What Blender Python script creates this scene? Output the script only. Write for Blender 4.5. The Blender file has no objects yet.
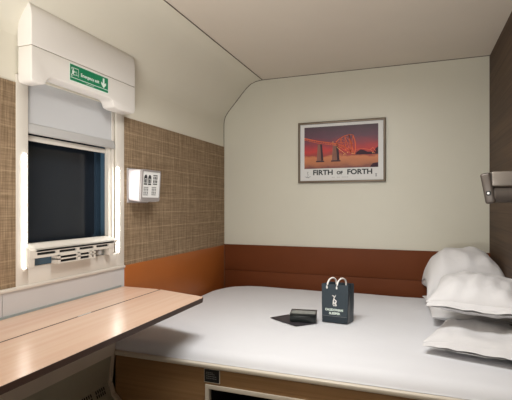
import bpy, bmesh, math, random
from mathutils import Vector, Matrix, noise, Euler

random.seed(4)
H = 1.19                      # eye height; the z values below are measured from eye level
XL, XR, D = -1.487, 0.463, 3.237
ZC, ZF = 1.0, -H              # ceiling, floor
YB = -1.3                     # rear wall behind the camera
C = bpy.context.scene.collection


# ------------------------------------------------------------------ materials
def new_mat(name):
    m = bpy.data.materials.new(name)
    m.use_nodes = True
    nt = m.node_tree
    b = nt.nodes['Principled BSDF']
    return m, nt, b


def lin(c):
    out = []
    for v in c:
        v = v / 255.0
        out.append(v / 12.92 if v <= 0.04045 else ((v + 0.055) / 1.055) ** 2.4)
    return (*out, 1.0)


def N(nt, t, **kw):
    n = nt.nodes.new(t)
    for k, v in kw.items():
        setattr(n, k, v)
    return n


def math_node(nt, op, a, b=None, c=None):
    n = N(nt, 'ShaderNodeMath', operation=op)
    for i, v in enumerate((a, b, c)):
        if v is None:
            continue
        if isinstance(v, (int, float)):
            n.inputs[i].default_value = v
        else:
            nt.links.new(v, n.inputs[i])
    return n.outputs[0]


def noise_tex(nt, scale_vec, scale=1.0, detail=3, rough=0.55):
    g = N(nt, 'ShaderNodeNewGeometry')
    mp = N(nt, 'ShaderNodeMapping')
    mp.inputs['Scale'].default_value = scale_vec
    nt.links.new(g.outputs['Position'], mp.inputs['Vector'])
    n = N(nt, 'ShaderNodeTexNoise')
    n.inputs['Scale'].default_value = scale
    n.inputs['Detail'].default_value = detail
    n.inputs['Roughness'].default_value = rough
    nt.links.new(mp.outputs['Vector'], n.inputs['Vector'])
    return n.outputs['Fac']


def mix(nt, fac, a, b, blend='MIX'):
    n = N(nt, 'ShaderNodeMix', data_type='RGBA', blend_type=blend)
    if isinstance(fac, (int, float)):
        n.inputs['Factor'].default_value = fac
    else:
        nt.links.new(fac, n.inputs['Factor'])
    for s, v in ((6, a), (7, b)):
        if isinstance(v, tuple):
            n.inputs[s].default_value = v
        else:
            nt.links.new(v, n.inputs[s])
    return n.outputs[2]


def plain(name, rgb, rough=0.5, metal=0.0, spec=0.5, vary=0.06, nscale=(6, 6, 6), bump=0.0, bscale=60, coat=0.0):
    m, nt, b = new_mat(name)
    c = lin(rgb)
    fac = noise_tex(nt, nscale)
    d = (c[0] * (1 - vary), c[1] * (1 - vary), c[2] * (1 - vary), 1)
    l = (min(1, c[0] * (1 + vary)), min(1, c[1] * (1 + vary)), min(1, c[2] * (1 + vary)), 1)
    nt.links.new(mix(nt, fac, d, l), b.inputs['Base Color'])
    b.inputs['Roughness'].default_value = rough
    b.inputs['Metallic'].default_value = metal
    b.inputs['Specular IOR Level'].default_value = spec
    b.inputs['Coat Weight'].default_value = coat
    if bump > 0:
        bf = noise_tex(nt, (bscale, bscale, bscale), detail=2)
        bp = N(nt, 'ShaderNodeBump')
        bp.inputs['Strength'].default_value = bump
        bp.inputs['Distance'].default_value = 0.004
        nt.links.new(bf, bp.inputs['Height'])
        nt.links.new(bp.outputs[0], b.inputs['Normal'])
    return m


def wood(name, dark, light, along='Y', rough=0.4, fine=90, spec=0.5, coat=0.0, bump=0.05):
    m, nt, b = new_mat(name)
    a = {'X': (1.2, fine, fine), 'Y': (fine, 1.2, fine)}[along]
    a2 = {'X': (.5, 14, 14), 'Y': (14, .5, 14)}[along]
    f1 = noise_tex(nt, a, detail=4)
    f2 = noise_tex(nt, a2, detail=3)
    f = math_node(nt, 'MULTIPLY_ADD', f1, 0.55, math_node(nt, 'MULTIPLY', f2, 0.45))
    rmp = N(nt, 'ShaderNodeValToRGB')
    rmp.color_ramp.elements[0].position = 0.34
    rmp.color_ramp.elements[1].position = 0.64
    rmp.color_ramp.elements[0].color = lin(dark)
    rmp.color_ramp.elements[1].color = lin(light)
    nt.links.new(f, rmp.inputs[0])
    nt.links.new(rmp.outputs[0], b.inputs['Base Color'])
    b.inputs['Roughness'].default_value = rough
    b.inputs['Specular IOR Level'].default_value = spec
    b.inputs['Coat Weight'].default_value = coat
    bp = N(nt, 'ShaderNodeBump')
    bp.inputs['Strength'].default_value = bump
    bp.inputs['Distance'].default_value = 0.001
    nt.links.new(f1, bp.inputs['Height'])
    nt.links.new(bp.outputs[0], b.inputs['Normal'])
    return m


def boards(m, period, width, dark):
    """level board joints in an existing wood material"""
    nt = m.node_tree
    b = nt.nodes['Principled BSDF']
    src = b.inputs['Base Color'].links[0].from_socket
    g = N(nt, 'ShaderNodeNewGeometry')
    sp = N(nt, 'ShaderNodeSeparateXYZ')
    nt.links.new(g.outputs['Position'], sp.inputs[0])
    fr = math_node(nt, 'FRACT', math_node(nt, 'MULTIPLY', sp.outputs['Z'], 1.0 / period))
    s = math_node(nt, 'MULTIPLY', math_node(nt, 'LESS_THAN', fr, width / period), .7)
    nt.links.new(mix(nt, s, src, lin(dark)), b.inputs['Base Color'])


def plaid(name, base, dark, light):
    """woven check wall covering in the Y-Z plane"""
    m, nt, b = new_mat(name)
    g = N(nt, 'ShaderNodeNewGeometry')
    sp = N(nt, 'ShaderNodeSeparateXYZ')
    nt.links.new(g.outputs['Position'], sp.inputs[0])
    y, z = sp.outputs['Y'], sp.outputs['Z']
    warp = noise_tex(nt, (1, 220, 9), detail=3)      # upright threads
    weft = noise_tex(nt, (1, 9, 220), detail=3)      # level threads
    f = math_node(nt, 'ADD', math_node(nt, 'MULTIPLY', warp, 0.62), math_node(nt, 'MULTIPLY', weft, 0.38))
    r = N(nt, 'ShaderNodeValToRGB')
    r.color_ramp.elements[0].position = 0.36
    r.color_ramp.elements[1].position = 0.66
    r.color_ramp.elements[0].color = lin(dark)
    r.color_ramp.elements[1].color = lin(base)
    nt.links.new(f, r.inputs[0])

    def lines(v, period, width, off=0.0):
        fr = math_node(nt, 'FRACT', math_node(nt, 'MULTIPLY_ADD', v, 1.0 / period, off))
        return math_node(nt, 'LESS_THAN', fr, width / period)
    l1 = lines(z, 0.088, 0.006)
    l2 = lines(y, 0.105, 0.005)
    l3 = lines(z, 0.044, 0.003, .3)
    l4 = lines(y, 0.0525, 0.003, .25)
    s = math_node(nt, 'ADD', math_node(nt, 'MULTIPLY', l1, .38), math_node(nt, 'MULTIPLY', l2, .3))
    s = math_node(nt, 'MULTIPLY', math_node(nt, 'MINIMUM', s, 1.0), math_node(nt, 'ADD', weft, .3))
    col = mix(nt, s, r.outputs[0], lin(light))
    s2 = math_node(nt, 'MULTIPLY', math_node(nt, 'MAXIMUM', l3, l4), .35)
    col = mix(nt, s2, col, lin(dark))
    nt.links.new(col, b.inputs['Base Color'])
    b.inputs['Roughness'].default_value = 0.85
    b.inputs['Specular IOR Level'].default_value = 0.2
    bp = N(nt, 'ShaderNodeBump')
    bp.inputs['Strength'].default_value = 0.25
    bp.inputs['Distance'].default_value = 0.001
    nt.links.new(f, bp.inputs['Height'])
    nt.links.new(bp.outputs[0], b.inputs['Normal'])
    return m


def emit(name, rgb, strength):
    m, nt, b = new_mat(name)
    b.inputs['Base Color'].default_value = lin(rgb)
    b.inputs['Emission Color'].default_value = lin(rgb)
    b.inputs['Emission Strength'].default_value = strength
    return m


def fabric(name, rgb, bump=0.25, s1=5.0):
    m, nt, b = new_mat(name)
    f = noise_tex(nt, (s1, s1, s1), detail=5, rough=0.6)
    c = lin(rgb)
    nt.links.new(mix(nt, f, (c[0] * .96, c[1] * .96, c[2] * .96, 1), c), b.inputs['Base Color'])
    b.inputs['Roughness'].default_value = 0.85
    b.inputs['Specular IOR Level'].default_value = 0.2
    b.inputs['Sheen Weight'].default_value = 0.1
    bp = N(nt, 'ShaderNodeBump')
    bp.inputs['Strength'].default_value = bump
    bp.inputs['Distance'].default_value = 0.02
    nt.links.new(f, bp.inputs['Height'])
    nt.links.new(bp.outputs[0], b.inputs['Normal'])
    return m


M = dict(
    wall=plain('warm_white_wall', (222, 217, 201), .42, vary=.02),
    far=plain('cream_wall', (207, 204, 189), .4, vary=.02),
    ceil=plain('ceiling_paint', (216, 206, 192), .55, vary=.02),
    seam=plain('dark_seam', (88, 76, 64), .7),
    plaid=plaid('plaid_cloth', (168, 145, 117), (114, 94, 72), (190, 167, 136)),
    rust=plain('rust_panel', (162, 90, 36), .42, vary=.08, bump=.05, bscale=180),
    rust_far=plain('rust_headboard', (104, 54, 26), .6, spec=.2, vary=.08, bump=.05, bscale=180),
    right=wood('dark_wood_wall', (56, 41, 29), (92, 71, 53), 'Y', .6, 60, .25),
    floor=plain('grey_floor', (150, 142, 132), .8, vary=.2, nscale=(40, 40, 40)),
    white=plain('white_plastic', (216, 210, 200), .35, vary=.02),
    header=plain('header_plastic', (232, 228, 222), .4, vary=.02),
    lower=plain('pale_panel', (200, 198, 197), .4, vary=.02),
    joint=plain('header_joint', (150, 140, 126), .6),
    gasket=plain('grey_gasket', (150, 158, 156), .6),
    fascia=plain('fascia_grey', (212, 202, 190), .5),
    heater=plain('heater_panel', (160, 157, 142), .55),
    slot=plain('dark_slot', (26, 26, 26), .8),
    blind=plain('blind_cloth', (196, 197, 198), .8, vary=.02),
    blindbar=plain('blind_bar', (182, 181, 179), .4),
    glass=plain('dark_glass', (32, 38, 46), .16, spec=.45, vary=.2, nscale=(3, 3, 3)),
    seal=plain('window_rubber', (40, 58, 74), .5),
    reveal=plain('blue_reveal', (74, 104, 126), .45),
    led=emit('led_strip', (255, 252, 246), 14.0),
    desk=wood('desk_maple', (212, 178, 156), (220, 191, 170), 'Y', .27, 50, .7, bump=.006),
    deskedge=plain('desk_edge', (62, 42, 32), .5),
    bedwood=wood('bed_oak', (140, 106, 70), (168, 132, 92), 'X', .45, 80),
    rail=plain('bed_rail', (206, 197, 182), .4),
    black=plain('black_void', (14, 14, 15), .8),
    sheet=fabric('white_sheet', (221, 222, 226), .22, 4.0),
    pillow=fabric('white_pillowcase', (217, 216, 217), .3, 9.0),
    grey=plain('grey_plastic', (150, 144, 142), .35),
    lilac=plain('pale_plastic', (222, 216, 220), .35, vary=.02),
    face=plain('panel_face', (238, 238, 236), .3, vary=.01),
    dark=plain('dark_print', (52, 52, 54), .6),
    midgrey=plain('grey_print', (140, 142, 142), .6),
    lamp=plain('lamp_metal', (150, 142, 134), .35, .5),
    lampd=plain('lamp_dark', (96, 88, 82), .4, .4),
    green=plain('sign_green', (0, 126, 84), .4, vary=.02),
    signwhite=plain('sign_white', (226, 240, 230), .5, vary=.01),
    frame=plain('frame_bronze', (104, 92, 78), .35, .4),
    mat_=plain('poster_border', (214, 214, 212), .5, vary=.01),
    ink=plain('poster_ink', (40, 46, 46), .6),
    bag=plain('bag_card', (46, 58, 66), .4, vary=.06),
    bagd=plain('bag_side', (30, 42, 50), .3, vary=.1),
    cream=plain('rope_white', (246, 243, 238), .8),
    boxd=plain('box_black', (16, 22, 22), .3),
    boxs=plain('box_sheen', (132, 136, 134), .25, vary=.3, nscale=(60, 14, 40)),
    leaf=plain('leaflet_print', (52, 48, 54), .5, vary=.6, nscale=(90, 90, 90)),
    pier=plain('print_stone', (134, 92, 80), .7, vary=.3, nscale=(60, 1, 20)),
    pierd=plain('print_stone_shade', (56, 38, 48), .7),
    steel=plain('print_steel', (222, 104, 66), .7, vary=.15, nscale=(30, 1, 30)),
    hill=plain('print_hill', (58, 28, 44), .7),
    glow=plain('print_glow', (240, 180, 110), .7),
)


boards(M['right'], .095, .005, (52, 38, 28))


# ------------------------------------------------------------------ mesh builder
class MB:
    def __init__(self):
        self.v, self.f = [], []

    def add(self, v, f):
        o = len(self.v)
        self.v += [Vector(p) for p in v]
        self.f += [tuple(i + o for i in q) for q in f]
        return self

    def box(self, x0, x1, y0, y1, z0, z1):
        return self.add([(x0, y0, z0), (x1, y0, z0), (x1, y1, z0), (x0, y1, z0), (x0, y0, z1), (x1, y0, z1), (x1, y1, z1), (x0, y1, z1)],
                        [(0, 3, 2, 1), (4, 5, 6, 7), (0, 1, 5, 4), (1, 2, 6, 5), (2, 3, 7, 6), (3, 0, 4, 7)])

    def rbox(self, x0, x1, y0, y1, z0, z1, r, seg=3):
        bm = bmesh.new()
        bmesh.ops.create_cube(bm, size=1.0)
        for v in bm.verts:
            v.co = Vector(((x0 + x1) / 2 + v.co.x * (x1 - x0), (y0 + y1) / 2 + v.co.y * (y1 - y0), (z0 + z1) / 2 + v.co.z * (z1 - z0)))
        bmesh.ops.bevel(bm, geom=list(bm.edges), offset=r, segments=seg, profile=.5, affect='EDGES')
        bm.verts.index_update()
        self.add([v.co.copy() for v in bm.verts], [tuple(v.index for v in f.verts) for f in bm.faces])
        bm.free()
        return self

    def prism(self, pts, axis, a0, a1):
        """pts: 2-D outline; axis X: (y,z), Y: (x,z), Z: (x,y)"""
        mk = {'X': lambda p, a: (a, p[0], p[1]), 'Y': lambda p, a: (p[0], a, p[1]), 'Z': lambda p, a: (p[0], p[1], a)}[axis]
        n = len(pts)
        v = [mk(p, a0) for p in pts] + [mk(p, a1) for p in pts]
        f = [tuple(range(n)), tuple(range(2 * n - 1, n - 1, -1))]
        f += [(i, (i + 1) % n, n + (i + 1) % n, n + i) for i in range(n)]
        return self.add(v, f)

    def ring(self, outer, inner, axis, a0, a1):
        mk = {'X': lambda p, a: (a, p[0], p[1]), 'Y': lambda p, a: (p[0], a, p[1])}[axis]
        n = len(outer)
        v = [mk(p, a) for a in (a0, a1) for q in (outer, inner) for p in q]
        f = []
        for i in range(n):
            j = (i + 1) % n
            f += [(i, j, n + j, n + i), (2 * n + i, 3 * n + i, 3 * n + j, 2 * n + j), (i, 2 * n + i, 2 * n + j, j), (n + i, n + j, 3 * n + j, 3 * n + i)]
        return self.add(v, f)

    def tube(self, path, r, seg=10, closed_ends=True):
        path = [Vector(p) for p in path]
        rr = r if isinstance(r, (list, tuple)) else [r] * len(path)
        v, f = [], []
        up = Vector((0.123, 0.31, 0.9)).normalized()
        for i, p in enumerate(path):
            t = (path[min(i + 1, len(path) - 1)] - path[max(i - 1, 0)]).normalized()
            a = t.cross(up).normalized()
            b = t.cross(a).normalized()
            for k in range(seg):
                w = 2 * math.pi * k / seg
                v.append(p + a * math.cos(w) * rr[i] + b * math.sin(w) * rr[i])
        for i in range(len(path) - 1):
            for k in range(seg):
                k2 = (k + 1) % seg
                f.append((i * seg + k, i * seg + k2, (i + 1) * seg + k2, (i + 1) * seg + k))
        if closed_ends:
            f.append(tuple(range(seg - 1, -1, -1)))
            f.append(tuple((len(path) - 1) * seg + k for k in range(seg)))
        return self.add(v, f)

    def xform(self, m):
        self.v = [m @ p for p in self.v]
        return self

    def build(self, name, mat, parent=None, smooth=None, bevel=0.0, bseg=2):
        """vertices are in eye-level coordinates; the origin goes to the middle of the base"""
        bm = bmesh.new()
        vs = [bm.verts.new(p) for p in self.v]
        for q in self.f:
            try:
                bm.faces.new([vs[i] for i in q])
            except ValueError:
                pass
        bmesh.ops.recalc_face_normals(bm, faces=list(bm.faces))
        if bevel:
            es = [e for e in bm.edges if len(e.link_faces) == 2 and e.calc_face_angle(0) > .6]
            bmesh.ops.bevel(bm, geom=es, offset=bevel, segments=bseg, profile=.5, affect='EDGES', clamp_overlap=True)
        lo = [min(v.co[i] for v in bm.verts) for i in range(3)]
        hi = [max(v.co[i] for v in bm.verts) for i in range(3)]
        org = Vector(((lo[0] + hi[0]) / 2, (lo[1] + hi[1]) / 2, lo[2]))
        for v in bm.verts:
            v.co -= org
        me = bpy.data.meshes.new(name)
        bm.to_mesh(me)
        bm.free()
        me.materials.append(mat)
        if smooth is None:
            smooth = 35 if bevel else 0
        if smooth:
            for p in me.polygons:
                p.use_smooth = True
            me.set_sharp_from_angle(angle=math.radians(smooth))
        o = bpy.data.objects.new(name, me)
        C.objects.link(o)
        link(o, org + Vector((0, 0, H)), parent)
        return o


WORLD = {}


def link(o, world, parent):
    WORLD[o.name] = Vector(world)
    if parent is None:
        o.location = world
    else:
        o.parent = parent
        o.location = Vector(world) - WORLD[parent.name]


def tag(o, label=None, cat=None, group=None, kind=None):
    for k, v in (('label', label), ('category', cat), ('group', group), ('kind', kind)):
        if v:
            o[k] = v
    return o


def thing(name, loc, label=None, cat=None, group=None, kind=None):
    o = bpy.data.objects.new(name, None)
    o.empty_display_size = .05
    C.objects.link(o)
    link(o, Vector(loc) + Vector((0, 0, H)), None)
    return tag(o, label, cat, group, kind)


def struct(o):
    o['kind'] = 'structure'
    return o


def text_mb(s, size, origin, u, v, align='CENTER', bold=0.0, width=None, spacing=1.0):
    """flat lettering; origin = middle of the base line, u = reading direction, v = up"""
    cu = bpy.data.curves.new('lettering', 'FONT')
    cu.body = s
    cu.size = size
    cu.align_x = align
    cu.offset = bold
    cu.space_character = spacing
    cu.resolution_u = 3
    t = bpy.data.objects.new('lettering', cu)
    C.objects.link(t)
    dg = bpy.context.evaluated_depsgraph_get()
    me = bpy.data.meshes.new_from_object(t.evaluated_get(dg))
    u, v = Vector(u), Vector(v)
    xs = [p.co.x for p in me.vertices]
    k = 1.0
    if width:
        k = width / (max(xs) - min(xs))
    mb = MB()
    mb.add([Vector(origin) + u * p.co.x * k + v * p.co.y for p in me.vertices], [tuple(p.vertices) for p in me.polygons])
    bpy.data.objects.remove(t)
    bpy.data.curves.remove(cu)
    bpy.data.meshes.remove(me)
    return mb


class Flat:
    """flat printed shapes on a plane: origin + u*s + v*t"""
    def __init__(self, o, u, v):
        self.o, self.u, self.vv = Vector(o), Vector(u), Vector(v)
        self.n = self.u.cross(self.vv).normalized()
        self.mb = MB()

    def P(self, s, t, lift=0.0):
        return self.o + self.u * s + self.vv * t + self.n * lift

    def poly(self, pts, lift=0.0):
        self.mb.add([self.P(s, t, lift) for s, t in pts], [tuple(range(len(pts)))])
        return self

    def line(self, pts, w, lift=0.0):
        for a, b in zip(pts[:-1], pts[1:]):
            d = Vector((b[0] - a[0], b[1] - a[1]))
            n = Vector((-d.y, d.x)).normalized() * w / 2
            self.poly([(a[0] - n.x, a[1] - n.y), (b[0] - n.x, b[1] - n.y), (b[0] + n.x, b[1] + n.y), (a[0] + n.x, a[1] + n.y)], lift)
        return self

    def rect(self, s0, s1, t0, t1, lift=0.0):
        return self.poly([(s0, t0), (s1, t0), (s1, t1), (s0, t1)], lift)

    def build(self, name, mat, parent):
        return self.mb.build(name, mat, parent)


def rrect(y0, y1, z0, z1, r, n=6):
    pts = []
    for cx, cz, a0 in ((y1 - r, z1 - r, 0), (y0 + r, z1 - r, 90), (y0 + r, z0 + r, 180), (y1 - r, z0 + r, 270)):
        for k in range(n + 1):
            a = math.radians(a0 + 90 * k / n)
            pts.append((cx + r * math.cos(a), cz + r * math.sin(a)))
    return pts


# ------------------------------------------------------------------ room shell
WY0, WY1, WZ0, WZ1 = 1.285, 1.872, -0.262, 0.52       # window hole in the left wall
TH = 0.16
m = MB()
m.box(XL - TH, XL, YB, WY0, ZF, .70).box(XL - TH, XL, WY1, D + .1, ZF, .70)
m.box(XL - TH, XL, WY0, WY1, ZF, WZ0).box(XL - TH, XL, WY0, WY1, WZ1, .70)
struct(m.build('wall_left', M['wall']))
cove = [(0, .67), (.004, .70), (.014, .73), (.044, .772), (.085, .818), (.13, .868), (.165, .908), (.20, .946), (.238, .976), (.282, .993), (.337, ZC)]
prof = [(XL + a, z) for a, z in cove]
m = MB()
m.prism(prof + [(XL + .337, ZC + .1), (XL - TH, ZC + .1), (XL - TH, .66)], 'Y', YB, D + .1)
struct(m.build('trim_1', M['wall'], smooth=30))          # curved cove between left wall and ceiling
struct(MB().box(XL + .337, XR + .1, YB, D + .1, ZC, ZC + .1).build('ceiling', M['ceil']))
struct(MB().box(XL - TH, XR + .1, D, D + .1, ZF, ZC + .1).build('wall_far', M['far']))
struct(MB().box(XR, XR + .1, YB, D + .1, ZF, ZC + .1).build('wall_right', M['right']))
struct(MB().box(XL - TH, XR + .1, YB - .1, YB, ZF, ZC + .1).build('wall_rear', M['wall']))
struct(MB().box(XL - TH, XR + .1, YB - .1, D + .1, ZF - .1, ZF).build('floor', M['floor']))
# seams
struct(MB().box(XL + .334, XL + .340, YB, D, ZC - .003, ZC).build('trim_2', M['seam']))
m = MB()
pts = [(XL, .47)] + prof + [(XR, ZC)]
for a, b in zip(pts[:-1], pts[1:]):
    m.tube([(a[0], D - .001, a[1]), (b[0], D - .001, b[1])], .0035, 6)
struct(m.build('trim_3', M['seam']))
struct(MB().box(XR - .003, XR, D - .003, D, ZF, ZC).build('trim_4', M['seam']))
# plaid cloth panels on the left wall, either side of the window
PT, PB = .479, -.328
struct(MB().box(XL, XL + .004, 1.925, D, PB, PT).build('trim_5', M['plaid']))
struct(MB().box(XL, XL + .004, YB, 1.266, PB, PT + .006).build('trim_6', M['plaid']))
# rust panels: left wall and far wall
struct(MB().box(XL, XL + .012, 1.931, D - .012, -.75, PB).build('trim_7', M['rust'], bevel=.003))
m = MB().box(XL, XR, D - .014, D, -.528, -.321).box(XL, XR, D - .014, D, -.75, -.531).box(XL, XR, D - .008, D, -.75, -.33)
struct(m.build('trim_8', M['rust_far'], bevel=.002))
struct(MB().box(XL + .010, XL + .014, D - .017, D - .013, -.75, PB).build('trim_9', M['seam']))
# pale dado below the window, its ledge, a joint, and the gasket above the desk
m = MB().box(XL, XL + .008, YB, 1.198, -.75, -.336).box(XL, XL + .008, 1.201, 1.931, -.75, -.336)
struct(m.build('trim_10', M['lower']))
struct(MB().rbox(XL, XL + .017, YB, 1.932, -.338, -.324, .004, 2).build('trim_11', M['white'], smooth=40))
struct(MB().box(XL + .006, XL + .014, YB, 1.90, -.455, -.428).build('trim_12', M['gasket']))
# fascia and heater casing under the desk, running to the bed
fx = [(-1.338, -.462), (-1.356, -.712)]
m = MB().prism([(-1.338, -.458), (-1.350, -.712), (-1.478, -.712), (-1.478, -.458)], 'Y', -.5, 1.684)
struct(m.build('trim_13', M['fascia']))
m = MB().prism([(-1.353, -.714), (-1.372, -.845), (-1.352, -.90), (-1.26, -.985), (-1.20, -1.04), (-1.20, ZF), (-1.478, ZF), (-1.478, -.714)], 'Y', -.5, 1.668)
heat = struct(m.build('trim_14', M['heater']))
# casing end strip between heater and bed
m = MB().prism([(-1.335, -.46), (-1.350, -.71), (-1.366, -.845), (-1.346, -.895), (-1.25, -.98), (-1.19, -1.03), (-1.19, ZF), (-1.30, ZF), (-1.478, -.9), (-1.478, -.46)], 'Y', 1.669, 1.694)
struct(m.build('trim_15', M['fascia']))

# ------------------------------------------------------------------ window
w = thing('window_1', (XL, 1.595, -.325), kind='structure')
X1 = XL + .007
m = MB()
m.box(XL - .001, X1, 1.262, 1.318, -.325, .52).box(XL - .001, X1, 1.866, 1.932, -.325, .52)
m.box(XL - .001, X1, 1.318, 1.866, -.325, -.252)
m.build('window_frame', M['white'], w, bevel=.002)
# white guide channels for the blind
for y0, y1 in ((1.314, 1.318), (1.822, 1.866)):
    g = MB().box(XL - .03, XL - .012, y0, y1, -.25, .52)
    if y1 > 1.5:
        g = MB().box(XL - .03, XL - .010, y0, y0 + .020, -.25, .52).box(XL - .03, XL - .018, y0 + .02, y0 + .026, -.25, .52).box(XL - .03, XL - .006, y0 + .026, y1, -.25, .52)
    g.build('guide_rail', M['white'], w)
MB().box(XL - .034, XL - .022, 1.316, 1.826, .268, .291).build('cross_rail', M['white'], w, bevel=.002)
# blue-grey reveal lining, seal and glass
ou = rrect(WY0 - .02, 1.868, -.262, .52, .02)
inn = rrect(1.295, 1.851, -.225, .50, .035)
MB().ring(ou, inn, 'X', XL - .090, XL - .031).build('reveal', M['reveal'], w, smooth=40)
MB().ring(rrect(1.29, 1.856, -.24, .51, .04), rrect(1.318, 1.818, -.188, .48, .06), 'X', XL - .096, XL - .082).build('rubber_seal', M['seal'], w, smooth=40)
MB().box(XL - .105, XL - .0965, WY0 - .01, 1.866, -.255, .515).build('pane', M['glass'], w)
MB().box(XL - TH - .01, XL - .145, WY0 - .05, 1.90, -.30, .55).build('outer_skin', M['black'], w)

# ventilation bar at the foot of the window
vt = thing('window_ventilator', (XL + .02, 1.56, -.25), 'white slotted ventilator bar along the foot of the dark window', 'ventilator')
FX = XL + .042
Y0, Y1 = 1.296, 1.806
m = MB()
sl = [(1.33, 1.43), (1.447, 1.548), (1.565, 1.66), (1.676, 1.765)]
m.prism([(XL - .028, -.160), (FX - .008, -.178), (FX, -.184), (FX, -.192), (XL - .028, -.192)], 'Y', Y0 + .03, Y1 + .03)
edges = [Y0] + [q for s in sl for q in s] + [Y1]
m.prism([(XL + .008, -.160), (FX - .008, -.178), (FX, -.184), (FX, -.195), (XL + .008, -.195)], 'Y', Y0, Y1)
m.box(XL + .008, FX, Y0, Y1, -.217, -.206)
for a, b in zip(edges[0::2], edges[1::2]):
    m.box(XL + .008, FX, a, b, -.206, -.195)
m.build('cover', M['white'], vt)
for a, b in sl:
    MB().box(XL + .008, FX - .008, a + .0005, b - .0005, -.2058, -.1952).build('slot', M['slot'], vt)
# central block
ya, yb = 1.434, 1.664
cols = [(1.447, 1.548), (1.565, 1.628), (1.64, 1.655)]
m = MB().box(XL + .008, FX + .006, ya, yb, -.252, -.2475).box(XL + .008, FX + .006, ya, yb, -.2355, -.2305).box(XL + .008, FX + .006, ya, yb, -.220, -.2165)
ed = [ya] + [q for s in cols for q in s] + [yb]
for a, b in zip(ed[0::2], ed[1::2]):
    m.box(XL + .008, FX + .006, a, b, -.2475, -.2165)
m.build('vent_block', M['white'], vt)
for z0, z1 in ((-.2475, -.2355), (-.2305, -.220)):
    for a, b in cols:
        MB().box(XL + .008, FX - .004, a + .0005, b - .0005, z0 + .0004, z1 - .0004).build('slot', M['slot'], vt)
for a, b in ((Y0, Y0 + .025), (Y1 - .035, Y1)):
    MB().box(XL + .008, FX - .003, a, b, -.252, -.217).build('bracket', M['white'], vt, bevel=.002)
MB().box(XL + .0075, XL + .011, Y0 + .026, ya - .001, -.249, -.2175).build('shadow_gap', M['reveal'], vt)
MB().box(XL + .0075, XL + .011, yb + .001, Y1 - .036, -.249, -.2175).build('shadow_gap', M['gasket'], vt)
MB().tube([(XL + .012, 1.71, -.230), (XL + .034, 1.71, -.232)], .012, 14).build('latch', M['blindbar'], vt, smooth=40)
# blind
bl = thing('roller_blind', (XL - .01, 1.6, .285), 'pale grey roller blind pulled partly down over the dark window', 'blind')
MB().box(XL - .0135, XL - .0095, 1.320, 1.862, .328, .54).build('cloth', M['blind'], bl)
m = MB().prism([(XL - .016, .296), (XL + .000, .296), (XL + .003, .303), (XL - .003, .335), (XL - .010, .340), (XL - .016, .335)], 'Y', 1.320, 1.864)
m.build('bottom_bar', M['blindbar'], bl, bevel=.0015)
# header box
hd = thing('blind_header_box', (XL + .04, 1.595, .485), 'cream plastic box over the window top with a seam across', 'header box')
FXH = XL + .08
m = MB()
low = [(1.268, .627), (1.268, .498), (1.272, .489), (1.28, .485), (1.325, .485), (1.338, .492), (1.345, .512), (1.36, .522), (1.385, .525),
       (1.725, .522), (1.745, .516), (1.753, .503), (1.762, .488), (1.785, .483), (1.905, .483), (1.922, .489), (1.928, .505), (1.928, .627)]
m.prism(low, 'X', XL + .008, FXH)
m.build('lower_cover', M['header'], hd, bevel=.004, bseg=3)
m = MB().prism([(XL + .004, .630), (FXH, .630), (FXH, .742), (FXH - .003, .768), (FXH - .012, .792), (FXH - .028, .806), (XL + .03, .806), (XL + .004, .70)], 'Y', 1.268, 1.928)
m.build('upper_cover', M['header'], hd, bevel=.004, bseg=3)
MB().box(XL + .01, FXH - .004, 1.272, 1.924, .625, .632).build('seam', M['joint'], hd)
# exit sign on the header
sg = thing('emergency_exit_sign', (FXH + .002, 1.589, .543), 'green emergency exit sign with white arrow on the cream header box', 'sign')
SX = FXH + .0008
MB().box(FXH + .0002, SX, 1.463, 1.715, .541, .618).build('sign_border', M['signwhite'], sg)
MB().box(SX, SX + .0004, 1.4665, 1.7115, .5445, .6145).build('sign_plate', M['green'], sg)
fl = Flat((SX + .0009, 1.463, .541), (0, 1, 0), (0, 0, 1))
fl.line([(.0065, .0165), (.246, .0165)], .0026)
fl.build('rule', M['signwhite'], sg)
fl = Flat((SX + .0009, 1.463, .541), (0, 1, 0), (0, 0, 1))
a = .2165
fl.poly([(a - .006, .066), (a + .006, .066), (a + .006, .042), (a + .017, .047), (a + .017, .036), (a, .0195), (a - .017, .036), (a - .017, .047), (a - .006, .042)])
fl.build('arrow', M['signwhite'], sg)
fl = Flat((SX + .0009, 1.463, .541), (0, 1, 0), (0, 0, 1))
fl.line([(.012, .060), (.053, .060), (.053, .026)], .0022).line([(.012, .060), (.012, .050)], .0022)      # window outline
fl.line([(.030, .031), (.050, .031)], .0022).line([(.042, .031), (.042, .046), (.034, .046)], .0018)
cxh, czh = .021, .0535
fl.poly([(cxh + .0042 * math.cos(k * math.pi / 4), czh + .0042 * math.sin(k * math.pi / 4)) for k in range(8)])
fl.poly([(.015, .048), (.025, .049), (.028, .040), (.022, .032), (.015, .034)]).line([(.016, .034), (.011, .026), (.016, .021)], .004).line([(.022, .034), (.027, .027)], .004)
fl.line([(.026, .047), (.035, .040)], .003)
fl.build('pictogram', M['signwhite'], sg)
text_mb('Emergency exit', .021, (SX + .0009, 1.463 + .126, .541 + .034), (0, 1, 0), (0, 0, 1), bold=.0006, width=.118).build('lettering', M['signwhite'], sg)
fl = Flat((SX + .0009, 1.463, .541), (0, 1, 0), (0, 0, 1))
for k in range(9):
    fl.rect(.098 + k * .0062, .098 + k * .0062 + .0046, .0085, .0105)
fl.build('small_print', M['signwhite'], sg)

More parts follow.
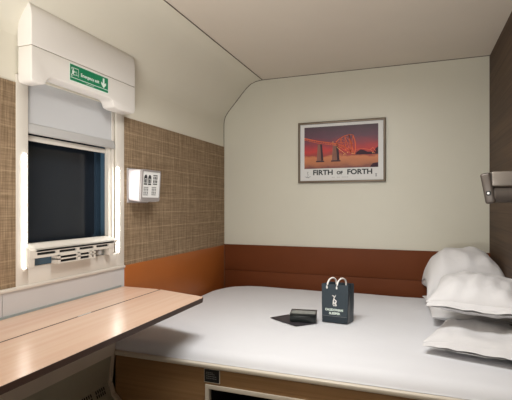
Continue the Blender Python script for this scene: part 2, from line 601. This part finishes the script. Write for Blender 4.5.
# LED strips beside the window
MB().rbox(X1 - .001, X1 + .006, 1.292, 1.306, -.256, .205, .002, 2).build('led_strip_light', M['led'])
tag(bpy.data.objects['led_strip_light'], 'slim glowing white light strip by the window, at the side away from the control box', 'light strip', 'light strips beside the window')
o = MB().rbox(X1 - .001, X1 + .006, 1.866, 1.884, -.250, .198, .002, 2).build('led_strip_light', M['led'])
tag(o, 'slim glowing white light strip by the window, at the side near the control box', 'light strip', 'light strips beside the window')

# ------------------------------------------------------------------ control box on the plaid wall
cb = thing('control_box', (XL, 2.05, .02), 'pale grey wall control box with icon face on the plaid wall', 'control box')
y0, y1, z0, z1 = 1.963, 2.148, .016, .198
m = MB()
# cheeked body: deeper at top than at the foot
m.add([(XL + .003, y0, z0 + .012), (XL + .003, y1, z0 + .012), (XL + .003, y1, z1), (XL + .003, y0, z1),
       (XL + .082, y0, z0), (XL + .082, y1, z0), (XL + .094, y1, z1 - .004), (XL + .094, y0, z1 - .004)],
      [(0, 1, 2, 3), (4, 5, 6, 7), (0, 1, 5, 4), (1, 2, 6, 5), (2, 3, 7, 6), (3, 0, 4, 7)])
m.build('body', M['lilac'], cb, bevel=.014, bseg=4)
MB().rbox(XL, XL + .012, y0 - .006, y1 + .006, z0 - .004, z1 + .006, .005, 3).build('back_plate', M['grey'], cb, smooth=40)


def tilt(fl_o, s, t):
    return fl_o.P(s, t)


uv = (0, 1, 0)
vv = Vector((.012, 0, z1 - .004 - z0)).normalized()
fo = Flat((XL + .0822, y0, z0), uv, vv)
W_, H_ = y1 - y0, z1 - z0
oo = rrect(.002, W_ - .002, .004, H_ - .002, .014)
ii = rrect(.013, W_ - .008, .026, H_ - .012, .006)
n_ = fo.n
m = MB()
npt = len(oo)
vs = [fo.P(s, t, -.008) for s, t in oo] + [fo.P(s, t, .007) for s, t in oo] + [fo.P(s, t, .007) for s, t in ii] + [fo.P(s, t, .002) for s, t in ii]
fs = []
for r_ in range(3):
    for i in range(npt):
        j = (i + 1) % npt
        fs.append((r_ * npt + i, r_ * npt + j, (r_ + 1) * npt + j, (r_ + 1) * npt + i))
m.add(vs, fs)
m.build('bezel', M['grey'], cb, smooth=35)
m = MB()
m.add([fo.P(s, t, .0045) for s, t in ii], [tuple(range(len(ii)))])
m.build('face_plate', M['face'], cb)


def icon(s, t, wdt, hgt, kind, mat):
    f = Flat(fo.P(s, t, .0055), uv, vv)
    if kind == 'arch':
        f.rect(0, wdt, 0, hgt * .14)
        f.rect(0, wdt * .2, hgt * .2, hgt * .62).rect(wdt * .8, wdt, hgt * .2, hgt * .62).rect(wdt * .32, wdt * .68, hgt * .2, hgt * .55)
        f.poly([(0, hgt * .62)] + [(wdt / 2 - wdt / 2 * math.cos(k * math.pi / 8), hgt * .62 + hgt * .38 * math.sin(k * math.pi / 8)) for k in range(1, 8)] + [(wdt, hgt * .62)])
    else:
        f.rect(0, wdt, hgt * .9, hgt).rect(0, wdt, 0, hgt * .1)
        for k in range(3):
            f.rect(wdt * (.04 + .35 * k), wdt * (.26 + .35 * k), hgt * .18, hgt * .46)
            f.rect(wdt * (.04 + .35 * k), wdt * (.26 + .35 * k), hgt * .54, hgt * .82)
    return f.build('icon', mat, cb)


icon(.024, .096, .030, .056, 'arch', M['dark'])
icon(.062, .096, .030, .056, 'arch', M['dark'])
icon(.110, .100, .042, .054, 'grid', M['dark'])
icon(.024, .038, .044, .046, 'grid', M['midgrey'])
icon(.100, .040, .044, .046, 'grid', M['midgrey'])

# ------------------------------------------------------------------ poster
ps = thing('framed_poster', (-.527, D - .02, .17), 'framed night poster of an orange bridge on the cream far wall', 'poster')
px0, px1, pz0, pz1 = -.851, -.204, .168, .630
t = .016
m = MB().ring([(px0, pz0), (px1, pz0), (px1, pz1), (px0, pz1)], [(px0 + t, pz0 + t), (px1 - t, pz0 + t), (px1 - t, pz1 - t), (px0 + t, pz1 - t)], 'Y', D - .024, D - .002)
m.build('frame', M['frame'], ps, bevel=.003)
MB().box(px0 + t, px1 - t, D - .012, D - .003, pz0 + t, pz1 - t).build('border', M['mat_'], ps)
ix0, ix1, iz0, iz1 = -.803, -.256, .276, .592
IW, IH = ix1 - ix0, iz1 - iz0
# printed night sky and water: colour by height on the sheet
pm, nt, b = new_mat('print_sky')
tc = N(nt, 'ShaderNodeTexCoord')
sp = N(nt, 'ShaderNodeSeparateXYZ')
nt.links.new(tc.outputs['Generated'], sp.inputs[0])
nz = noise_tex(nt, (9, 1, 22), detail=4)
h = math_node(nt, 'ADD', sp.outputs['Z'], math_node(nt, 'MULTIPLY_ADD', nz, .24, -.12))
rmp = N(nt, 'ShaderNodeValToRGB')
cr = rmp.color_ramp
cr.elements[0].position, cr.elements[0].color = 0.0, lin((112, 58, 52))
cr.elements[1].position, cr.elements[1].color = 1.0, lin((70, 52, 62))
for p_, c_ in ((.10, (168, 100, 62)), (.26, (196, 118, 72)), (.31, (150, 50, 44)), (.42, (186, 40, 38)), (.56, (146, 44, 56)), (.74, (94, 54, 72))):
    e = cr.elements.new(p_)
    e.color = lin(c_)
nt.links.new(h, rmp.inputs[0])
nt.links.new(rmp.outputs[0], b.inputs['Base Color'])
b.inputs['Roughness'].default_value = .5
MB().add([(ix0, D - .0128, iz0), (ix1, D - .0128, iz0), (ix1, D - .0128, iz1), (ix0, D - .0128, iz1)], [(0, 1, 2, 3)]).build('print', pm, ps)


def pfl(lift=0):
    return Flat((ix0, D - .0131 - lift, iz0), (IW, 0, 0), (0, 0, IH))


f = pfl()   # shore
f.poly([(.70, .30), (.72, .36), (.77, .42), (.82, .40), (.86, .36), (.90, .36), (.94, .34), (.97, .44), (1, .47), (1, .30)])
f.poly([(.90, .03), (.93, .09), (1, .11), (1, .0), (.90, .0)])
f.build('print_hill', M['hill'], ps)
f = pfl()   # masonry piers
for x, wd, zt in ((.175, .075, .58), (.385, .085, .60)):
    f.poly([(x, .17), (x + wd * 1.25, .19), (x + wd, zt), (x + wd * .18, zt)])
f.build('print_pier', M['pier'], ps)
f = pfl(.0002)
for x, wd, zt in ((.175, .075, .58), (.385, .085, .60)):
    f.poly([(x + wd * .85, .185), (x + wd * 1.25, .19), (x + wd, zt), (x + wd * .66, zt)])
    f.rect(x - .01, x + wd * 1.4, .155, .185)
f.build('print_pier_shade', M['pierd'], ps)
f = pfl(.0004)   # steel: approach deck and the cantilever
f.line([(.0, .74), (.20, .655), (.45, .575), (.56, .50), (.66, .37)], .018).line([(.0, .70), (.20, .61), (.45, .535)], .010)
for k in range(14):
    x = k * .032
    f.line([(x, .735 - x * .37), (x + .016, .70 - x * .37)], .005).line([(x + .016, .70 - x * .37), (x + .032, .735 - (x + .03) * .37)], .005)
top = [(.44, .62), (.50, .70), (.56, .755), (.62, .775), (.67, .765)]
bot = [(.45, .535), (.52, .46), (.58, .40), (.64, .345), (.69, .31)]
f.line(top, .013).line(bot, .010).line([(.67, .765), (.70, .60), (.705, .45), (.69, .31)], .014).line([(.62, .775), (.64, .60), (.66, .45), (.67, .31)], .010)
mid = [(.455, .58), (.535, .60), (.61, .58), (.675, .56)]
for (a, b_) in ((top[0], bot[1]), (top[1], bot[1]), (top[1], bot[2]), (top[2], bot[2]), (top[2], bot[3]), (top[3], bot[3]), (top[3], bot[4]), (top[1], mid[2]), (top[2], mid[3]), (bot[1], mid[2]), (top[4], bot[3]), (top[0], mid[1])):
    f.line([a, b_], .0065)
f.line(mid, .006)
f.line([(.70, .42), (.80, .44), (.90, .40), (.96, .32)], .008).line([(.90, .40), (.93, .46), (.97, .36)], .007)
f.build('print_steelwork', M['steel'], ps)
for x, z in ((.40, .62), (.66, .33), (.685, .33), (.93, .33), (.60, .36), (.55, .31)):
    pfl(.0006).rect(x - .006, x + .006, z - .009, z + .009).build('print_lamp', M['glow'], ps)
pfl(.0006).line([(.45, .50), (.54, .37), (.58, .31)], .006).build('print_glint', M['glow'], ps)
text_mb('FIRTH', .052, (-.660, D - .0132, .2285), (1, 0, 0), (0, 0, 1), bold=.0018, width=.150).build('lettering', M['ink'], ps)
text_mb('OF', .032, (-.534, D - .0132, .2305), (1, 0, 0), (0, 0, 1), bold=.0016, width=.046).build('lettering', M['ink'], ps)
text_mb('FORTH', .052, (-.388, D - .0132, .2285), (1, 0, 0), (0, 0, 1), bold=.0018, width=.180).build('lettering', M['ink'], ps)
f = Flat((ix0, D - .0132, pz0), (1, 0, 0), (0, 0, 1))
for k in range(10):
    if k not in (2, 5):
        f.rect(.21 + k * .0125, .219 + k * .0125, .0385, .0415)
f.build('small_print', M['midgrey'], ps)
f = Flat((ix0, D - .0132, pz0), (1, 0, 0), (0, 0, 1))
f.rect(.526, .538, .040, .046).rect(.528, .536, .047, .055).rect(.526, .538, .056, .0625)
f.build('print_mark', M['midgrey'], ps)
f = Flat((ix0 + .004, D - .0132, pz0 + .036), (1, 0, 0), (0, 0, 1))
f.line([(.0, .012), (.012, .009), (.030, .008), (.044, .013)], .004).line([(.010, .004), (.034, .003)], .003)
f.line([(.020, .014), (.026, .026), (.019, .034), (.023, .044), (.018, .050)], .0035).line([(.023, .044), (.028, .049)], .0025)
f.build('emblem', M['midgrey'], ps)

# ------------------------------------------------------------------ reading lamp on right wall
lp = thing('wall_lamp', (XR - .03, 2.2, .0), 'small grey reading lamp on the dark wood wall above the pillows', 'lamp')
LY = 2.2
MB().rbox(XR - .010, XR, LY - .075, LY + .06, -.005, .165, .003, 2).build('wall_plate', M['lamp'], lp, smooth=40)
MB().rbox(.318, XR - .009, LY - .03, LY + .03, .084, .150, .006, 3).build('arm', M['lamp'], lp, smooth=40)
MB().tube([(.325, LY, .046), (.333, LY, .046), (XR - .009, LY, .046)], [.028, .036, .036], 24).build('swivel', M['lampd'], lp, smooth=40)
mt = Matrix.Translation((.308, LY - .004, .076)) @ Matrix.Rotation(math.radians(-10), 4, 'Y') @ Matrix.Rotation(math.radians(-16), 4, 'Z')
MB().rbox(-.021, .021, -.026, .026, -.070, .070, .010, 3).xform(mt).build('head', M['lampd'], lp, smooth=40)
MB().tube([(.0, -.024, -.022), (.0, -.029, -.022)], .011, 16).xform(mt).build('button_rim', M['black'], lp, smooth=40)
MB().tube([(.0, -.028, -.022), (.0, -.032, -.022)], .0055, 12).xform(mt).build('button', M['face'], lp, smooth=40)

# ------------------------------------------------------------------ bed
BY = 1.700
bd = thing('built_in_bed', (-.45, 2.47, ZF), 'wood fronted built in bed base with pale rail under the white mattress', 'bed')
bx0, bx1 = -1.352, XR - .004
Z1 = -.716
ox0, ox1, oz0, oz1 = -.868, .30, -1.10, -.790       # storage opening
m = MB()
m.box(bx0, ox0, BY, BY + .02, ZF + .001, Z1).box(ox1, bx1, BY, BY + .02, ZF + .001, Z1).box(ox0, ox1, BY, BY + .02, oz1, Z1).box(ox0, ox1, BY, BY + .02, ZF + .001, oz0)
m.build('front_panel', M['bedwood'], bd)
MB().rbox(bx0 - .004, bx1, BY - .014, BY + .03, Z1, Z1 + .020, .006, 3).build('rail', M['rail'], bd, smooth=40)
MB().box(XL + .016, bx1, BY + .03, D - .02, Z1, Z1 + .012).build('slat_deck', M['bedwood'], bd)
t = .017
m = MB().ring([(ox0 - .002, oz0 - .002), (ox1 + .002, oz0 - .002), (ox1 + .002, oz1 + .002), (ox0 - .002, oz1 + .002)],
              [(ox0 + t, oz0 + t), (ox1 - t, oz0 + t), (ox1 - t, oz1 - t), (ox0 + t, oz1 - t)], 'Y', BY - .006, BY + .02)
m.build('storage_frame', M['rail'], bd, bevel=.002)
m = MB().box(ox0, ox1, BY + .5, BY + .51, oz0, oz1).box(ox0 - .01, ox0, BY + .021, BY + .5, oz0, oz1).box(ox1, ox1 + .01, BY + .021, BY + .5, oz0, oz1)
m.box(ox0, ox1, BY + .021, BY + .5, oz1, oz1 + .01).box(ox0, ox1, BY + .021, BY + .5, oz0 - .01, oz0)
m.build('storage_bay', M['black'], bd)
nx0, nx1, nz0, nz1 = -.876, -.799, -.780, -.718
pl = MB().rbox(nx0, nx1, BY - .004, BY - .0002, nz0, nz1, .001, 1).build('notice_plate', M['rail'], bd)
MB().box(nx0 + .003, nx1 - .003, BY - .0046, BY - .0038, nz0 + .004, nz1 - .003).build('notice', M['black'], pl)
f = Flat((nx0, BY - .0048, nz0), (1, 0, 0), (0, 0, 1))
for r_, (z, ln) in enumerate(((.044, 4), (.037, 5), (.028, 6), (.019, 6))):
    for k in range(ln):
        f.rect(.011 + k * .0086, .011 + k * .0086 + .0066, z, z + .0022)
f.build('small_print', M['midgrey'], pl)


def mattress():
    x0, x1, y0, y1, z0, z1 = XL + .018, XR - .008, BY + .004, D - .022, Z1 + .0205, -.642
    nx, ny = 90, 74
    v, fcs = [], []
    r = .066
    L_, Wd = x1 - x0, y1 - y0
    for j in range(ny + 1):
        for i in range(nx + 1):
            # spread so that more vertices lie near the edges
            s = .5 - .5 * math.cos(math.pi * i / nx)
            q = .5 - .5 * math.cos(math.pi * j / ny)
            x, y = x0 + s * L_, y0 + q * Wd
            # the far-left corner of the mattress is rounded off
            de = min(x - x0, x1 - x, y - y0, y1 - y)
            h = z1
            if de < r:
                h = z1 - r * (1 - math.sqrt(max(0, 1 - (1 - de / r) ** 2)))
            h -= .010 * max(0, 1 - (y - y0) / .35) ** 2 - .006 * max(0, 1 - (y1 - y) / .5)
            k = noise.noise(Vector((x * 2.3, y * 2.3, 1.2))) * .005 + noise.noise(Vector((x * 7, y * 5, 4.1))) * .0022
            k += .0022 * math.sin(y * 24 + 4 * noise.noise(Vector((x * 3, y * 2, 9)))) * max(0, 1 - (y - y0) / .30)
            h += k * min(1, de / .06)
            cxr, cyr, R_ = x0 + .34, y1 - .34, .34
            if x < cxr and y > cyr:
                dx, dy = x - cxr, y - cyr
                hy = math.hypot(dx, dy)
                if hy > 0:
                    kk = max(abs(dx), abs(dy)) / hy
                    x, y = cxr + dx * kk, cyr + dy * kk
            v.append((x, y, max(h, z0)))
            if j < ny and i < nx:
                a = j * (nx + 1) + i
                fcs.append((a, a + 1, a + nx + 2, a + nx + 1))
    mb = MB().add(v, fcs)
    # skirt
    rim = [j * 0 + i for i in range(nx + 1)] + [(j) * (nx + 1) + nx for j in range(1, ny + 1)] + [ny * (nx + 1) + i for i in range(nx - 1, -1, -1)] + [j * (nx + 1) for j in range(ny - 1, 0, -1)]
    base = len(mb.v)
    for i in rim:
        p = mb.v[i]
        mb.v.append(Vector((p.x, p.y, z0)))
    n = len(rim)
    for k in range(n):
        a, b_ = rim[k], rim[(k + 1) % n]
        mb.f.append((a, base + k, base + (k + 1) % n, b_))
    mb.f.append(tuple(base + k for k in range(n)))
    return mb


mt_ = mattress().build('mattress', M['sheet'], smooth=80)
tag(mt_, 'wide mattress in a smooth white fitted sheet filling the bed base', 'mattress')


def pillow(label, cx, cy, zb, lx, ly, h, rz=0, rx=0, ry=0, seed=0, flange=.0, sag=0.0, soft=.5):
    n = 48
    top, bot = [], []

    def shape(u, v):
        au, av = abs(u), abs(v)
        k = max(0.0, (1 - au ** 3.2)) * max(0.0, (1 - av ** 3.2))
        th = k ** soft
        x = lx / 2 * u * (1 - .045 * (1 - av ** 2)) * (1 + .03 * au ** 4 * av ** 4)
        y = ly / 2 * v * (1 - .045 * (1 - au ** 2)) * (1 + .03 * au ** 4 * av ** 4)
        return x, y, th
    verts, faces = [], []
    for side in (1, -1):
        for j in range(n + 1):
            for i in range(n + 1):
                u = math.sin(math.pi / 2 * (-1 + 2 * i / n))
                v = math.sin(math.pi / 2 * (-1 + 2 * j / n))
                x, y, th = shape(u, v)
                ed = 1 - (max(abs(u), abs(v))) ** 6
                w1 = noise.noise(Vector((x * 6 + seed, y * 6, side * 3 + seed))) * .020
                w2 = noise.noise(Vector((x * 20 + seed * 2, y * 9, side + 7.7))) * .013
                # creases running in from the seams
                cr_ = .009 * math.sin(x * 55 + 6 * noise.noise(Vector((x * 5, y * 5, seed)))) * max(0, (abs(v) - .45)) * 1.6
                z = side * th * h / 2 * (1 if side > 0 else .85) + (w1 + w2 + cr_) * ed * (1 if side > 0 else .4)
                z += .012 * noise.noise(Vector((x * 5 + seed, y * 5, 3.3))) * (1 - ed)
                z -= sag * (abs(u) ** 3) * .5 + sag * (abs(v) ** 3) * .5
                verts.append(Vector((x, y, z)))
        o = (n + 1) ** 2 * (0 if side > 0 else 1)
        for j in range(n):
            for i in range(n):
                a = o + j * (n + 1) + i
                faces.append((a, a + 1, a + n + 2, a + n + 1) if side > 0 else (a, a + n + 1, a + n + 2, a + 1))
    R = Euler((math.radians(rx), math.radians(ry), math.radians(rz))).to_matrix().to_4x4()
    pts = [R @ p for p in verts]
    zmin = min(p.z for p in pts)
    T = Matrix.Translation((cx, cy, zb - zmin))
    body = MB().add([T @ p for p in pts], faces)
    o = thing('pillow', (cx, cy, zb), label, 'pillow', 'white pillows at the head of the bed')
    ob = body.build('pillowcase', M['pillow'], o, smooth=80)
    bm = bmesh.new()
    bm.from_mesh(ob.data)
    bmesh.ops.remove_doubles(bm, verts=list(bm.verts), dist=.0008)
    bm.to_mesh(ob.data)
    bm.free()
    if flange:
        # loose open end of the pillowcase: two ruffled lips along the near end
        for s_, dz in ((1, .004), (-1, -.006)):
            vv_, ff = [], []
            nn = 60
            for i in range(nn + 1):
                u = -1 + 2 * i / nn
                x = lx / 2 * u * 1.0
                yb_ = -ly / 2 * (1 - .045 * (1 - u * u))
                for k in range(5):
                    q = k / 4
                    rf = noise.noise(Vector((x * 22 + seed, s_ * 3.1, seed))) * .006
                    z = dz * (1 - .2 * q) * (1 - abs(u) ** 5) + rf * q * (1 - abs(u) ** 6) - .010 * q * q + (.014 * s_ * (1 - q) * (1 - abs(u) ** 3))
                    z += .012 * noise.noise(Vector((x * 5 + seed, yb_ * 5, 3.3))) - sag * .5 - sag * .5 * abs(u) ** 3
                    vv_.append(Vector((x, yb_ + .016 - q * (flange + .016) + .006 * noise.noise(Vector((x * 9, seed, s_))), z)))
            for i in range(nn):
                for k in range(4):
                    a = i * 5 + k
                    ff.append((a, a + 1, a + 6, a + 5))
            MB().add([T @ (R @ p) for p in vv_], ff).build('open_hem', M['pillow'], o, smooth=80)
    return o


MZ = -.640
pillow('lower white pillow of the pile at the far wall, mostly hidden', .272, 2.74, MZ + .008, .42, .56, .080, rz=4, seed=2.1)
pillow('big white pillow topping the pile at the far wall, beneath the reading lamp', .262, 2.93, -.56, .43, .56, .28, rz=2, ry=-3, seed=5.4, soft=.36, sag=.12)
pillow('lowest white pillow, lying flat at the near edge of the pillow pile', .300, 2.15, MZ, .44, .40, .10, rz=-16, seed=8.2, flange=.03)
pillow('white pillow with a ruffled open end on top of the near flat pillow', .287, 2.32, -.508, .40, .48, .17, rz=-10, rx=4, seed=11.7, flange=.03)

# ------------------------------------------------------------------ desk
TZ = -.436
dk = thing('folding_desk', (-1.2, .9, -.46), 'maple desk top with dark edges fixed along the wall under the window', 'desk')
YD = -.35


def slab(pts, z0, z1):
    return MB().prism(pts, 'Z', z0, z1)


slab([(-1.471, YD), (-1.238, YD), (-1.238, 1.900), (-1.262, 1.912), (-1.471, 1.914)], TZ - .019, TZ).build('rear_leaf', M['desk'], dk)
slab([(-1.234, YD), (-.933, YD), (-.940, 1.80), (-.950, 1.826), (-.985, 1.838), (-1.234, 1.908)], TZ - .019, TZ).build('front_leaf', M['desk'], dk)
e1 = MB().prism([(-.9335, YD), (-.931, YD), (-.938, 1.802), (-.949, 1.829), (-.985, 1.841), (-1.234, 1.911), (-1.234, 1.9085), (-.9855, 1.8385), (-.9505, 1.8265), (-.9405, 1.80)], 'Z', TZ - .0205, TZ - .0005)
e1.box(-1.2, -.937, YD, 1.80, TZ - .0205, TZ - .0192)
e1.build('edge_band', M['deskedge'], dk)
MB().box(-1.2392, -1.2328, YD, 1.902, TZ - .012, TZ + .0004).build('joint', M['slot'], dk)
for y in (1.33, .35):
    MB().tube([(-1.236, y, TZ - .001), (-1.236, y + .07, TZ - .001)], .0035, 10).build('hinge', M['blindbar'], dk, smooth=40)
for y in (1.55, .6):
    MB().prism([(-1.44, TZ - .021), (-1.02, TZ - .021), (-1.02, TZ - .034), (-1.33, TZ - .034), (-1.33, -.50), (-1.44, -.50)], 'Y', y, y + .02).build('support_arm', M['deskedge'], dk)

# heater outlet slots: three clusters of short slits in the casing under the desk
hv = thing('heater_grille', (-1.36, 1.5, -.93), 'dark slotted heater grille low on the grey casing under the desk', 'grille')
n_s = Vector((.092, -.085)).normalized()
for g in range(3):
    yc = 1.605 - g * .085
    m = MB()
    for k in range(5):
        y = yc - .026 + k * .013
        for a, b_ in ((.10, .36), (.42, .68)):
            p = [Vector((-1.372, 0, -.845)).lerp(Vector((-1.352, 0, -.90)), q) for q in (a, b_)]
            for q in p:
                q.x += .0006
            m.add([(p[0].x, y, p[0].z), (p[0].x, y + .008, p[0].z), (p[1].x, y + .008, p[1].z), (p[1].x, y, p[1].z)], [(0, 1, 2, 3)])
    m.build('slot_cluster', M['slot'], hv)

# ------------------------------------------------------------------ gift bag
A, B, Cc = Vector((-.484, 2.345, 0)), Vector((-.346, 2.335, 0)), Vector((-.306, 2.41, 0))
u = (B - A).normalized()
wv = (Cc - B)
wv = (wv - u * wv.dot(u) * .55)
dpt = wv.length
wv.normalize()
bw = (B - A).length
zb, bh = -.640, .208
gb = thing('gift_bag', tuple((A + u * bw / 2 + wv * dpt / 2) + Vector((0, 0, zb))), 'dark slate paper gift bag with white rope handles and white lettering', 'bag')


def bp(s, d, z, flare=0.0):
    return A + u * s + wv * d + Vector((0, 0, zb + z))


m = MB()
lv = [(0, 0.0), (.035, .001), (.10, .003), (bh, .004)]
rows = []
for z, fl_ in lv:
    kk = dpt * (1 - .10 * z / bh)
    row = [bp(-fl_, dpt / 2 - kk / 2, z), bp(bw + fl_, dpt / 2 - kk / 2, z), bp(bw + fl_ - .010 * z / bh, dpt / 2, z), bp(bw + fl_, dpt / 2 + kk / 2, z), bp(-fl_, dpt / 2 + kk / 2, z), bp(-fl_ + .010 * z / bh, dpt / 2, z)]
    rows.append(row)
vs = [p for r_ in rows for p in r_]
fs = [(0, 1, 2, 3, 4, 5)]
for k in range(3):
    for i in range(6):
        j = (i + 1) % 6
        fs.append((k * 6 + i, k * 6 + j, (k + 1) * 6 + j, (k + 1) * 6 + i))
m.add(vs, fs)
bgo = m.build('bag_body', M['bag'], gb)
md = bgo.modifiers.new('card', 'SOLIDIFY')
md.thickness = .0012
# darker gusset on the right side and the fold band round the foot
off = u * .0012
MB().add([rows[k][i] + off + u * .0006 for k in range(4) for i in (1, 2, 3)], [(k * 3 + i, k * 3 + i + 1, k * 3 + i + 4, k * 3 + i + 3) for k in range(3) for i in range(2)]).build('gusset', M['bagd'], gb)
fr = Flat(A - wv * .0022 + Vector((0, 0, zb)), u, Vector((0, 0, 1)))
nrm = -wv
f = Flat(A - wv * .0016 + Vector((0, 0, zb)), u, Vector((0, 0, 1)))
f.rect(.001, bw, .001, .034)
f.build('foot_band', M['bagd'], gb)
f = Flat(A - wv * .0019 + Vector((0, 0, zb)), u, Vector((0, 0, 1)))
f.line([(.001, .035), (bw, .035)], .0012)
f.build('fold_line', M['midgrey'], gb)
lean = (dpt * .10 / 2) / bh      # the front leans in with height
vv_ = (Vector((0, 0, 1)) + wv * lean).normalized()
# lettering and the small antlered emblem
T0 = A - wv * .0022 + Vector((0, 0, zb))
text_mb('CALEDONIAN', .0165, T0 + u * (bw * .48) + vv_ * .064, u, vv_, bold=.0007, width=.098).build('lettering', M['signwhite'], gb)
text_mb('SLEEPER', .0165, T0 + u * (bw * .50) + vv_ * .045, u, vv_, bold=.0007, width=.062).build('lettering', M['signwhite'], gb)
f = Flat(T0 + u * (bw * .37) + vv_ * .090, u, vv_)
f.line([(.014, .056), (.017, .047), (.013, .040)], .0042).line([(.004, .058), (.010, .055), (.015, .050)], .003).line([(.025, .060), (.022, .053), (.017, .048)], .003)
f.line([(.013, .041), (.018, .034), (.026, .030), (.027, .022), (.022, .015)], .0055)
f.line([(.013, .036), (.010, .025), (.014, .014), (.024, .011), (.029, .003)], .005)
f.line([(.010, .024), (.009, .008), (.016, .0)], .0035).line([(.019, .024), (.020, .018)], .004).line([(.016, .004), (.027, .001)], .003)
f.build('emblem', M['cream'], gb)
for s0 in (.028, .082):
    path = []
    for k in range(13):
        a = math.pi * k / 12
        path.append(bp(s0 + .018 * (1 - math.cos(a)) * .6, dpt * (.02 + .42 * (1 - math.cos(a))), bh - .012 + .036 * math.sin(a) + (.010 * k / 12)))
    path = [path[0] - wv * .004 + Vector((0, 0, -.012))] + [path[0] - wv * .005] + path[1:] + [path[-1] + Vector((0, 0, -.02))]
    MB().tube(path, .0046, 8).build('rope_handle', M['cream'], gb, smooth=60)

# ------------------------------------------------------------------ leaflet and black box on the bed
m = MB().prism([(-.776, 2.318), (-.596, 2.205), (-.502, 2.300), (-.70, 2.42)], 'Z', -.6405, -.6385)
lf = m.build('leaflet', M['leaf'])
tag(lf, 'dark printed leaflet lying on the white sheet under the black box', 'leaflet')
bx = thing('presentation_box', (-.57, 2.33, -.638), 'small black box with a shiny lid lying on the leaflet', 'box')
R2 = Matrix.Translation((-.583, 2.322, -.638)) @ Matrix.Rotation(math.radians(9), 4, 'Z')
bw2, bd2, bh2 = .142, .095, .037
MB().rbox(-bw2 / 2, bw2 / 2, -bd2 / 2, bd2 / 2, 0, bh2, .003, 2).xform(R2).build('tray', M['boxd'], bx, smooth=40)
L2 = R2 @ Matrix.Translation((0, -bd2 / 2, bh2 + .001)) @ Matrix.Rotation(math.radians(3), 4, 'X')
MB().rbox(-bw2 / 2 - .001, bw2 / 2 + .001, 0, bd2 + .003, 0, .006, .002, 2).xform(L2).build('lid', M['boxd'], bx, smooth=40)
MB().add([(-bw2 / 2 + .006, .012, .0064), (bw2 / 2 - .006, .012, .0064), (bw2 / 2 - .006, bd2 - .022, .0064), (-bw2 / 2 + .006, bd2 - .022, .0064)], [(0, 1, 2, 3)]).xform(L2).build('lid_sheen', M['boxs'], bx)  # grey patch painting the sheen on the black lid

# ------------------------------------------------------------------ light
def area(name, loc, size, size_y, energy, color, rot=(0, 0, 0), spread=180):
    l = bpy.data.lights.new(name, 'AREA')
    l.shape = 'RECTANGLE'
    l.spread = math.radians(spread)
    l.size, l.size_y, l.energy, l.color = size, size_y, energy, color
    o = bpy.data.objects.new(name, l)
    C.objects.link(o)
    o.location = (loc[0], loc[1], loc[2] + H)
    o.rotation_euler = [math.radians(a) for a in rot]
    return o


area('ceiling_lamp', (-.45, 1.52, ZC - .015), .8, .5, 25, (1, .99, .97), (21, 0, 0), 136)
area('uplight_fill', (-.62, .0, -.32), .8, .5, 42, (1, .99, .965), (166, 0, 0))  # added fill out of view, aimed up to brighten the ceiling

wd = bpy.data.worlds.new('cabin_night')
wd.use_nodes = True
wd.node_tree.nodes['Background'].inputs[0].default_value = (.9, .85, .8, 1)
wd.node_tree.nodes['Background'].inputs[1].default_value = .05
bpy.context.scene.world = wd

# ------------------------------------------------------------------ camera
cam = bpy.data.cameras.new('camera')
cam.sensor_width = 36
cam.lens = 36 * 430 / 512
cam.shift_y = 5 / 512
cam.clip_start = .02
co = bpy.data.objects.new('camera', cam)
C.objects.link(co)
co.location = (0, 0, H)
co.rotation_euler = (math.radians(90), 0, math.atan(160 / 430))
sc = bpy.context.scene
sc.camera = co
sc.view_settings.view_transform = 'Standard'
sc.view_settings.look = 'None'
sc.view_settings.exposure = 0.0
